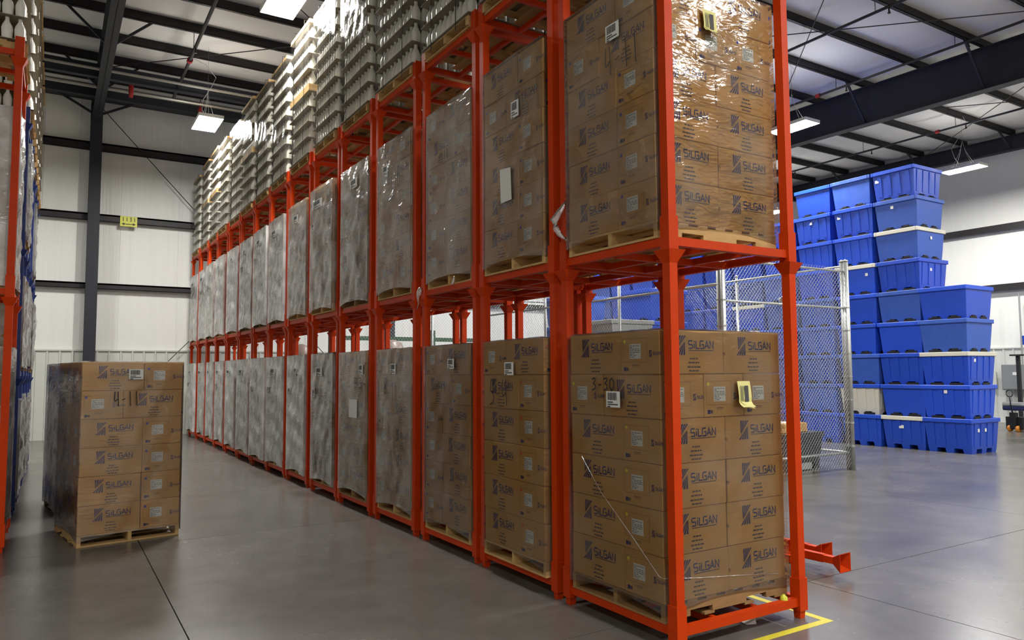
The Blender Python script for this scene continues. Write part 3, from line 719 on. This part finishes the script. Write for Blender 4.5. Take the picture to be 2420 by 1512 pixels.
def bottle_stack(label, loc, rz, mid=False, indiv=0, film=None, nth='', blue=False):
    t = thing('bottle_stack', label, 'bottle stack', loc, rz, 'stacks of white bottles on the racks')
    ob('pallet', PFAR['n'], t)
    b0 = PH+.012; SH = SHEET if film == 'none' else SHEETW
    ob('tier_sheet', SH, t, (0,0,b0))
    z = b0
    for k in range(8):
        dz = .11 if (mid and k >= 4) else 0
        ob('tier_sheet', SH, t, (rg.uniform(-.012,.004), rg.uniform(-.008,.008), b0+(k+1)*BH+dz-.001), rg.uniform(-.012,.012))
    if mid: ob('middle_frame', FRAME, t, (0,0,b0+4*BH+.002)); ob('middle_frame', FRAME, t, (0,0,b0+4*BH+.06-.003))
    ob('top_frame', FRAME, t, (0,0,b0+8*BH+(.11 if mid else 0)+.002))
    if mid:
        stuff(ob('bottles', RING4, t, (0,0,b0))); stuff(ob('bottles', RING4, t, (0,0,b0+4*BH+.11)))
    elif indiv:
        sk = set()
        for k in range(indiv):
            for j in range(NYB): sk.add((k,0,j))
            for i in range(1, 5): sk.add((k,i,0))
        stuff(ob('bottles', ring(range(8), sk), t, (0,0,b0)))
        base = Matrix.Translation(loc) @ Matrix.Rotation(rz, 4, 'Z')
        for k, i, j in sorted(sk):
            q = base @ Vector(((i-(NXB-1)/2)*BP, (j-(NYB-1)/2)*BP, b0+k*BH+.0005))
            tag(ob('bottle', BOT, None, q), (f'white bottle, {ORD[j]} along the aisle side, {ORD[k]} tray layer, stack on {nth} rack' if i == 0 else f'white bottle, {ORD[i]} along the end side, {ORD[k]} tray layer, stack on {nth} rack'), 'bottle', f'bottles in {ORD[k]} layer of the stack on {nth} rack')
    else: stuff(ob('bottles', RING8, t, (0,0,b0)))
    ob('strap', ST, t, (0,0,b0+(.11 if mid else 0)))
    if film != 'none': ob('stretch_film', film or BFILM, t, (0,0,b0))
RING4 = ring(range(4))
for i in range(15):
    n = ORD[i]
    bottle_stack(f'strapped stack of white bottles on trays above {n} rack from the tape corner', (CX-.02+rg.uniform(-.02,.02), RY[i]+.585+rg.uniform(-.02,.02), 2*TP+PZ), rg.uniform(-.012,.012),
                 mid=i in (6,9,12,13), indiv=INDIV.get(i,0), film=BFILM2 if i in (4,7,8,10,13) else BFILM, nth=n)

# =================================================================== LEFT RACKS
LX = -3.92-WID
for i, y in enumerate((5.69,)):
    n = 'only'
    for t in range(3):
        rack('orange stack rack across the aisle, ' + ('standing on the floor','upper tier','topmost base without posts')[t], (LX,y,t*TP), RO, posts=t < 2, group='orange racks across the aisle')
    for t in range(2):
        far_load(f'{("lower","upper")[t]} wrapped carton load in the orange rack across the aisle', (LX+.62, y+.585, t*TP+PZ), math.pi+rg.uniform(-.02,.02), 1, 0 if t == 0 else 2, 'n')
    bottle_stack('strapped stack of white bottles on the orange rack across the aisle', (LX+.68, y+.585, 2*TP+PZ), math.pi, film='none')
SHORT = {}
def short_load(m, film, seed, h):
    rng = random.Random(seed); mb = MB(); n = 5
    for k in range(n):
        for sy in (-1, 1):
            for sx in (-1, 1): mb.cbox(sx*.3-.295, sx*.3+.295, sy*.25-.245, sy*.25+.245, PH+k*h/n, PH+(k+1)*h/n-.003, .004)
    return mb.mesh('cartons', MT[m]), film_mesh(MT[film], seed, hx=.622, hy=.52, z0=.05, z1=PH+h+.004, amp=.025, skirt=1)
SHORT = [short_load('paper', 'film4', 71, 1.2), short_load('card2', 'film3', 72, 1.15), short_load('paper', 'film3', 73, 1.25)]
bys = [8.1, 9.46, 10.82, 12.18, 13.54]
for i, y in enumerate(bys):
    n = ORD[i]
    for t in range(4):
        z = t*1.71
        if t < 3 or True:
            rack(f'blue stack rack {("on the floor","of second tier","of third tier","base of topmost tier")[t]}, {n} behind the orange racks', (LX, y, z), RB, posts=t < 3, group='blue racks across the aisle')
        if t < 3:
            c, fm = SHORT[(i*2+t) % 3]
            o = thing('wrapped_pallet_load', f'white wrapped load in {("floor","second","third")[t]} tier of {n} blue rack across the aisle', 'pallet load', (LX+.625+rg.uniform(-.04,.05), y+.585, z+PZ), math.pi, 'wrapped loads in the blue racks')
            ob('pallet', PFAR['o'], o); stuff(ob('cartons', c, o)); ob('stretch_film', fm, o)
    bottle_stack(f'strapped stack of white bottles on the {n} blue rack across the aisle', (LX+.7, y+.585, 3*1.71+PZ), math.pi, film='none')

# =================================================================== BULK BINS
BXW, BYW, BPZ = 1.18, 1.06, .72
def bin_meshes(ribbed, slots=True):
    hx0, hy0, hx1, hy1 = .5, .465, .555, .505
    mb = MB(); mb.frus(0,0,.1,hx0,hy0,.70,hx1,hy1)
    # feet: three by three blocks leave the fork openings
    for x in (-.4,0,.4):
        for y in (-.37,0,.37): mb.frus(x,y,0,.085,.08,.1,.1,.095)
    if ribbed:
        def rib(u, side):
            for s in (-1,1):
                if side == 'x': p = [(s*(hx0+.012), u-.045, .14),(s*(hx1+.012), u-.05, .64),(s*(hx1+.012), u+.05, .64),(s*(hx0+.012), u+.045, .14)]; q = [(v[0]-s*.03, v[1], v[2]) for v in p]
                else: p = [(u-.05, s*(hy0+.012), .14),(u-.055, s*(hy1+.012), .64),(u+.055, s*(hy1+.012), .64),(u+.05, s*(hy0+.012), .14)]; q = [(v[0], v[1]-s*.03, v[2]) for v in p]
                mb.hexa([*p, *q])
        for u in (-.34,-.115,.115,.34): rib(u, 'x')
        for u in (-.38,-.13,.13,.38): rib(u, 'y')
    body = mb
    rm = MB()
    a, b = BXW/2, BYW/2
    rm.cbox(-a,a,-b,-b+.05,.655,.745,.008); rm.cbox(-a,a,b-.05,b,.655,.745,.008); rm.cbox(-a,-a+.05,-b+.05,b-.05,.655,.745,.008); rm.cbox(a-.05,a,-b+.05,b-.05,.655,.745,.008)
    sx = MB(); sx.box(-hx0-.008,-hx0+.03,-.14,.14,.012,.075); sl = sx          # dark block painted as the shade inside a fork opening, above the rim below
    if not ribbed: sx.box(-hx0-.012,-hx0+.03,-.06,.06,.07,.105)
    return body, rm, sl
BM = {r: bin_meshes(r) for r in (0,1)}
def bm(key, name, m, cache={}):
    k = (key, m)
    if k not in cache: cache[k] = BM[key[0]][key[1]].mesh(name, MT[m])
    return cache[k]
def sticker(parent, y, z, rz=0, face='x', big=1):
    mb = MB()
    if face == 'x': x = -(.5+.055*(z-.1)/.6)-.0145; mb.hexa([(x,y-.035*big,z-.035),(x,y+.035*big,z-.035),(x,y+.035*big,z+.035),(x,y-.035*big,z+.035)]+[(x-.002,y-.035*big,z-.035),(x-.002,y+.035*big,z-.035),(x-.002,y+.035*big,z+.035),(x-.002,y-.035*big,z+.035)])
    else: q = -(.465+.04*(z-.1)/.6)-.0145; mb.hexa([(y-.035*big,q,z-.035),(y+.035*big,q,z-.035),(y+.035*big,q,z+.035),(y-.035*big,q,z+.035)]+[(y-.035*big,q-.002,z-.035),(y+.035*big,q-.002,z-.035),(y+.035*big,q-.002,z+.035),(y-.035*big,q-.002,z+.035)])
    ob('sticker', mb.mesh('sticker', MT['paper']), parent)
def bulk_bin(label, x, y, z, rz, ribbed, col, rim, group, st=(), closed=True):
    t = thing('bulk_bin', label, 'bin', (x,y,z), rz, group)
    ob('body', bm((ribbed,0), 'body', col), t); ob('rim', bm((ribbed,1), 'rim', rim), t)
    if z > .1:
        for u in (-.21,.21): ob('fork_slot_shade', bm((ribbed,2), 'fork_slot_shade', 'dark'), t, (0,u,0)); ob('fork_slot_shade', bm((ribbed,2), 'fork_slot_shade', 'dark'), t, (u,.035,0), math.pi/2)
    for s in st: sticker(t, *s)
    return t
rb = random.Random(4)
BX0 = 13.07+.59
cols = [(4.66+.53, 5), (5.64+.53, 9), (6.72+.53, 9), (7.83+.53, 9)]+[(8.94+.53+1.1*k, 8) for k in range(10)]  # hidden rear stacks made tall enough to block a far lamp's floor glare
RIMS = {(0,3):'cream',(1,1):'cream',(1,7):'cream',(2,6):'cream'}
RIB = {(0,1):1,(0,3):1,(0,5):0,(1,9):1,(1,6):1,(1,1):1,(2,1):1,(3,8):1,(3,9):0,(3,7):1,(0,4):0}
STK = {(0,1):[(-.0,.5,0,'y'),(-.28,.5,0,'y')],(0,3):[(-.3,.56,0,'y')],(0,2):[(0,.6)],(1,1):[(.05,.5,0,'x',1.6)],(1,9):[(.4,.52,0,'x',1.3)],(1,8):[(.08,.56)],(1,7):[(-.0,.52,0,'y')],(1,6):[(-.1,.5,0,'y')],(1,4):[(.3,.5,0,'y')],(1,3):[(.3,.5,0,'y')],(2,8):[(.38,.55,0,'x',1.2)],(3,8):[(.05,.56)],(2,6):[(-.3,.5)]}
for c, (y, n) in enumerate(cols):
    for k in range(1, n+1):
        ribbed = RIB.get((c,k), int(rb.random() < .25)); colr = 'blue2' if not ribbed and rb.random() < .55 else 'blue'; rim = RIMS.get((c,k), 'blue' if ribbed else colr)
        if (c,k) == (2,2): colr = 'cream'; rim = 'blue'
        if c > 4 and rb.random() < .1: rim = 'cream'
        what = ('ribbed ' if ribbed else 'smooth ')+({'blue':'blue','blue2':'worn blue','cream':'cream','grey':'grey'}[colr])
        wh = 'the five-high stack' if c == 0 else f'the {ORD[c-1]} stack behind the five-high stack'
        lean = .012*(k-1) if c == 1 else .0
        bulk_bin(f'{what} bin{", cream rim" if rim == "cream" else ""}, {ORD[k-1]} up in {wh}', BX0+rb.uniform(-.02,.02), y+rb.uniform(-.02,.02), (k-1)*BPZ, rb.uniform(-.02,.02), ribbed, colr, rim, 'bulk bins stacked in rows', STK.get((c,k), ()))
# bins inside the fenced cage
for cx_, cy_, n, nm in ((7.0,8.9,4,'grey'),(8.1,9.0,5,'blue'),(7.4,11.0,5,'blue2')):
    for k in range(n):
        colr = nm
        bulk_bin(f'{ {"grey":"grey","blue":"blue","blue2":"worn blue"}[nm]} bulk bin in the fenced cage, {ORD[k]} from the floor', cx_+rb.uniform(-.02,.02), cy_, k*BPZ, rb.uniform(-.03,.03), 0, colr, colr, 'bulk bins in the cage')

# =================================================================== CHAIN LINK CAGE
def fence(label, a, b, h, ndiv, rails, gap=.074, zb=.06):
    a = Vector((a[0], a[1], 0)); b = Vector((b[0], b[1], 0)); L = (b-a).length; ang = math.atan2(b.y-a.y, b.x-a.x)
    t = thing('chain_link_fence', label, 'fence', a, ang, 'chain link fence of the cage')
    mb = MB(); r = .0021
    def wire(p, q, off):
        d = Vector((q[0]-p[0], 0, q[1]-p[1])).normalized(); n1 = Vector((-d.z,0,d.x))*r; n2 = Vector((0,r,0)); base = len(mb.v)
        for c in (p, q):
            P = Vector((c[0], off, c[1]))
            for w_ in (n1, -n1*.5+n2*.87, -n1*.5-n2*.87): mb.v.append(tuple(P+w_))
        for k in range(3): mb.f.append((base+k, base+(k+1)%3, base+3+(k+1)%3, base+3+k)); mb.m.append(0)
    H = h-zb; s = 1.12; c = -H/s
    while c < L:
        for sgn, off in ((1,.002),(-1,-.002)):
            x0, z0, x1, z1 = c, zb, c+H/s, h
            if x0 < 0: z0 = zb-x0*s; x0 = 0
            if x1 > L: z1 = h-(x1-L)*s; x1 = L
            if x1-x0 > .01:
                if sgn > 0: wire((x0,z0),(x1,z1),off)
                else: wire((x0,h+zb-z0),(x1,h+zb-z1),off)
        c += gap
    stuff(ob('wire_mesh', mb.mesh('wire_mesh', MT['galv']), t, (0,.0,0)))
    for k in range(ndiv+1):
        x = L*k/ndiv; big = k in (0, ndiv); rr = .048 if big else .03
        mb = MB(); mb.tube([(x,.0,0),(x,.0,h+.12)], rr, 10); mb.tube([(x,0,h+.12),(x,0,h+.15),(x,0,h+.165)], [rr*1.15,rr*.9,.01], 10)
        p = ob('fence_post', mb.mesh('fence_post', MT['galv'], True), t)
        if big:
            mb = MB()
            for z in range(1, int(h/.42)): mb.tube([(x,0,z*.42),(x,0,z*.42+.022)], rr*1.12, 10)
            ob('tension_band', mb.mesh('tension_band', MT['galv']), p)
    for z in rails:
        mb = MB(); mb.tube([(0,.03,z),(L,.03,z)], .021, 8); ob('rail', mb.mesh('rail', MT['galv'], True), t)
    return t
fence('chain link fence panel facing the open floor with chrome ball', (5.616,4.65), (8.87,4.65), 3.68, 1, (.32,2.94,3.62))
fence('chain link fence side running back beside the bulk bins', (8.87,4.72), (8.87,12.2), 3.68, 3, (.32,3.75-.03))
fence('chain link fence side running back beside the racks', (5.616,4.72), (5.616,12.2), 3.68, 3, (.32,3.2,3.62))
fence('far chain link fence panel between the racks and bulk bins', (1.75,12.3), (8.9,12.3), 3.68, 3, (.32,2.2,3.62))
mb = MB(); mb.lathe([(.01,-.055),(.035,-.045),(.054,-.02),(.056,.0),(.054,.02),(.035,.045),(.01,.055)], n=16)
tag(ob('chrome_ball', mb.mesh('chrome_ball', MT['chrome'], True), None, (6.95,4.56,3.0)), 'shiny chrome ball fixed on the middle fence rail', 'mirror ball')
# things inside the cage
t = thing('black_tote', 'black tote with cardboard on top behind the chain link fence', 'tote', (8.05,5.55,0), .06)
mb = MB(); mb.frus(0,0,.12,.55,.42,.62,.6,.48); mb.box(-.55,-.4,-.42,.42,0,.12); mb.box(.4,.55,-.42,.42,0,.12); mb.box(-.07,.07,-.42,.42,0,.12); ob('body', mb.mesh('body', MT['tote']), t)
mb = MB(); mb.box(-.62,.62,-.5,.5,.6,.68); ob('rim', mb.mesh('rim', MT['tote']), t)
mb = MB(); mb.box(-.2,.25,-.462,-.458,.02,.14); ob('label_panel', mb.mesh('label_panel', MT['grey']), t)
mb = MB(); mb.cbox(-.4,.4,-.3,.3,0,.16,.004); o = tag(ob('cardboard_box', mb.mesh('cardboard_box', MT['card']), None, (7.98,5.5,.685), .1), 'flat cardboard box on the black tote in the cage', 'box')
mb = MB(); mb.box(-.28,.2,-.2,.2,.162,.166); ob('paper_sheet', mb.mesh('paper_sheet', MT['paper']), o)
mb = MB(); mb.lathe([(.06,0),(.07,.02),(.07,.14),(.03,.18),(.03,.2)], n=12); tag(ob('yellow_jug', mb.mesh('yellow_jug', MT['signy'], True), None, (7.55,4.88,0)), 'yellow jug on the floor behind the fence', 'jug')
# green machine frame and bagged goods far behind the racks
t = thing('machine_frame', 'dark green steel machine frame by the far wall', 'machine', (3.2,17,0))
for x in (0,1.6,3.2,4.9):
    mb = MB(); mb.box(x-.06,x+.06,-.06,.06,0,3.1 if x != 4.9 else 4.2); ob('upright', mb.mesh('upright', MT['green']), t)
for z in (1.1,2.82):
    mb = MB(); mb.box(0,4.9,-.05,.05,z-.06,z+.06); ob('cross_bar', mb.mesh('cross_bar', MT['green']), t)
mb = MB(); mb.box(.3,4.4,-.3,.6,0,2.3); ob('cabinet', mb.mesh('cabinet', MT['green']), t)
for k, (x, y, r, h) in enumerate(((4.75,16.2,.42,2.75),(2.2,16.4,.35,2.6))):
    mb = MB(); mb.lathe([(r*.9,0),(r,.3),(r*1.05,h*.5),(r,h*.85),(r*.6,h*.97),(r*.15,h)], n=14)
    tag(ob('bulk_bag', mb.mesh('bulk_bag', MT['bag'], True), None, (x,y,0)), ('pale tied plastic bag of goods before the green machine','small pale tied plastic bag beside the green machine')[k], 'bag')

# =================================================================== LOOSE THINGS ON THE FLOOR
def loose_post(x, y, z, l, label, cup=True, rz=0, sleeve=False):
    t = thing('loose_rack_post', label, 'rack post', (x,y,z), rz, 'loose rack posts')
    mb = MB(); s = .034
    for a in (((-s,s),(-s,-s+.005)),((-s,s),(s-.005,s)),((-s,-s+.005),(-s,s)),((s-.005,s),(-s,s))): mb.box(a[0][0],a[0][1],0,l,a[1][0],a[1][1])
    mb.box(-s+.005,s-.005,.1,.105,-s+.005,s-.005)
    ob('tube', mb.mesh('tube', MT['orange']), t)
    if cup:
        mb = MB(); q = .03; mb.box(-q,q,-.1,.02,-q,q)
        for k in range(4):
            rot = Matrix.Rotation(k*math.pi/2, 4, 'Y'); p = [(-.03,-.1,-.03),(.03,-.1,-.03),(.03,-.1,-.024),(-.03,-.1,-.024),(-.08,-.2,-.08),(.08,-.2,-.08),(.074,-.2,-.074),(-.074,-.2,-.074)]
            mb.hexa([rot @ Vector(v) for v in p])
        ob('flared_cup', mb.mesh('flared_cup', MT['orange']), t)
    return t
for k in range(2):
    mb = MB(); mb.box(-.34,.34,-.045,.045,0,.105); tag(ob('timber_bearer', mb.mesh('timber', MT['woodold']), None, (2.32,1.15+k*.95,0)), ('timber bearer under the open tube ends of loose rack posts','timber bearer under the far ends of loose rack posts')[k], 'timber')
loose_post(2.40,.62,.141,1.7,'loose orange rack post sticking out furthest, flared cup outward', True, .03)
loose_post(2.62,.95,.141,1.5,'loose orange rack post with flared cup, second to stick out', True, -.02)
for k in range(3): loose_post(2.12+k*.073,.74+.02*k,.141,1.6,f'open-ended loose orange rack post, {ORD[2-k]} in order from the furthest cupped post', False, .0)
loose_post(2.2,1.02,.212,1.2,'loose orange rack post lying on top of the other posts', True, .05)
mb = MB(); mb.box(1.30,1.36,-.19,1.4,0,.0012); mb.box(.0,1.30,-.19,-.13,0,.0012); tag(ob('floor_tape', mb.mesh('floor_tape', MT['yellow'])), 'yellow tape corner stuck on the floor around the first rack', 'floor tape')
mb = MB(); mb.poly([(-.04,-.03,.002),(.05,-.035,.03),(.055,.03,.045),(-.035,.035,.012)]); mb.poly([(-.04,-.03,.002),(.05,-.035,.03),(.03,-.06,.004)]); tag(ob('paper_scrap', mb.mesh('paper_scrap', MT['paper']), None, (.8,.12,0)), 'crumpled white paper scrap on the floor under the first rack', 'paper')
mb = MB(); mb.lathe([(.028,0),(.026,.02),(.004,.04)], n=8); tag(ob('yellow_cone', mb.mesh('yellow_cone', MT['signy'], True), None, (1.06,.0,.1505)), 'small yellow cone on the base beam of the first rack', 'cap')

# pallet jack, roll, cabinet by the end wall
t = thing('pallet_jack', 'pallet jack with loop handle parked before the end wall', 'pallet jack', (20.2,7.05,0), math.radians(-20))
for y in (-.27,.11):
    mb = MB(); mb.box(.15,1.3,y,y+.16,.07,.13); ob('fork', mb.mesh('fork', MT['elec']), t)
mb = MB(); mb.box(-.05,.18,-.28,.28,.07,.42); mb.box(-.1,.0,-.1,.1,.1,.55); ob('pump_body', mb.mesh('pump_body', MT['rubber']), t)
mb = MB(); mb.tube([(-.05,0,.4),(-.13,0,.75),(-.16,0,.98)], .018, 8); pts = [(-.16+.0*k,.11*math.sin(k*math.pi/5),1.1-.1*math.cos(k*math.pi/5)) for k in range(11)]; mb.tube(pts, .014, 7); ob('handle', mb.mesh('handle', MT['rubber'], True), t)
for y in (-.14,.14):
    mb = MB(); mb.tube([(-.05,y-.03,.09),(-.05,y+.03,.09)], .09, 14); ob('wheel', mb.mesh('wheel', MT['wheel'], True), t)
t = thing('foil_roll', 'long silver roll lying across trestles by the end wall', 'roll', (21.4,6.2,.72))
mb = MB(); mb.tube([(0,-1.5,0),(0,1.7,0)], .085, 16); ob('foil', mb.mesh('foil', MT['silver'], True), t)
mb = MB(); mb.tube([(0,-1.5,-.1),(0,1.7,-.1)], .08, 12); ob('navy_core', mb.mesh('navy_core', MT['navy'], True), t)
for y in (-1.2,1.4):
    mb = MB(); mb.bar((-.3,y,-.72),(0,y,-.19),.04,.04); mb.bar((.3,y,-.72),(0,y,-.19),.04,.04); ob('trestle', mb.mesh('trestle', MT['cream']), t)
t = thing('electrical_cabinet', 'grey electrical cabinet on the end wall', 'cabinet', (23.7,8.5,1.1))
mb = MB(); mb.cbox(-.14,.2,-.42,.42,0,.85,.01); ob('body', mb.mesh('body', MT['elec']), t)
mb = MB(); mb.box(-.155,-.141,-.38,.38,.04,.81); ob('door', mb.mesh('door', MT['elec']), t)
mb = MB(); mb.box(-.162,-.155,-.05,.07,.5,.6); ob('warning_label', mb.mesh('warning_label', MT['paper']), t)
mb = MB(); mb.tube([(-.05,-.2,.85),(-.05,-.2,3.2)], .03, 8); mb.tube([(-.05,.2,0),(-.05,.2,-1.05)], .03, 8); ob('conduit', mb.mesh('conduit', MT['galv']), t)
mb = MB(); mb.box(-.05,.05,-.05,.05,0,2.25); mb.box(-.12,.12,-.2,.2,2.22,2.27); tag(ob('bollard_post', mb.mesh('bollard_post', MT['rubber']), None, (22.8,8.05,0)), 'black steel post standing before the electrical cabinet', 'post')
mb = MB(); mb.cbox(-.1,.1,-.2,.2,0,.3,.01); tag(ob('blue_box', mb.mesh('blue_box', MT['blue']), None, (23.8,8.1,2.6)), 'small blue box mounted on the end wall', 'box')
mb = MB(); mb.box(-.06,.0,-.3,.3,0,.5); tag(ob('panel_box', mb.mesh('panel_box', MT['liner']), None, (23.86,9.5,1.2)), 'flat pale panel box on the end wall beside cabinet', 'cabinet')

# aisle number sign on the middle girt
t = thing('aisle_sign', 'yellow aisle sign reading 1131 with arrows on the wall girt', 'sign', (-1.74, YF-.23, 6.16))
mb = MB(); mb.box(-.225,.225,-.006,.006,0,.3); ob('plate', mb.mesh('plate', MT['signy']), t)
mb = MB()
for k, ch in enumerate('1131'):
    for st in DIG[ch]: ribbon(mb, [(-.17+k*.1+px*.055, .15+py*.12) for px, py in ([[(.4,1),(.5,0)]][0] if ch == '1' else st)], .018, lambda u, v: (u, -.009, v))
ribbon(mb, [(-.12,.07),(.12,.07)], .022, lambda u, v: (u, -.009, v))
for s in (-1,1): mb.poly([(s*.11,-.009,.03),(s*.19,-.009,.07),(s*.11,-.009,.11)])
ob('lettering', mb.mesh('lettering', MT['black']), t)
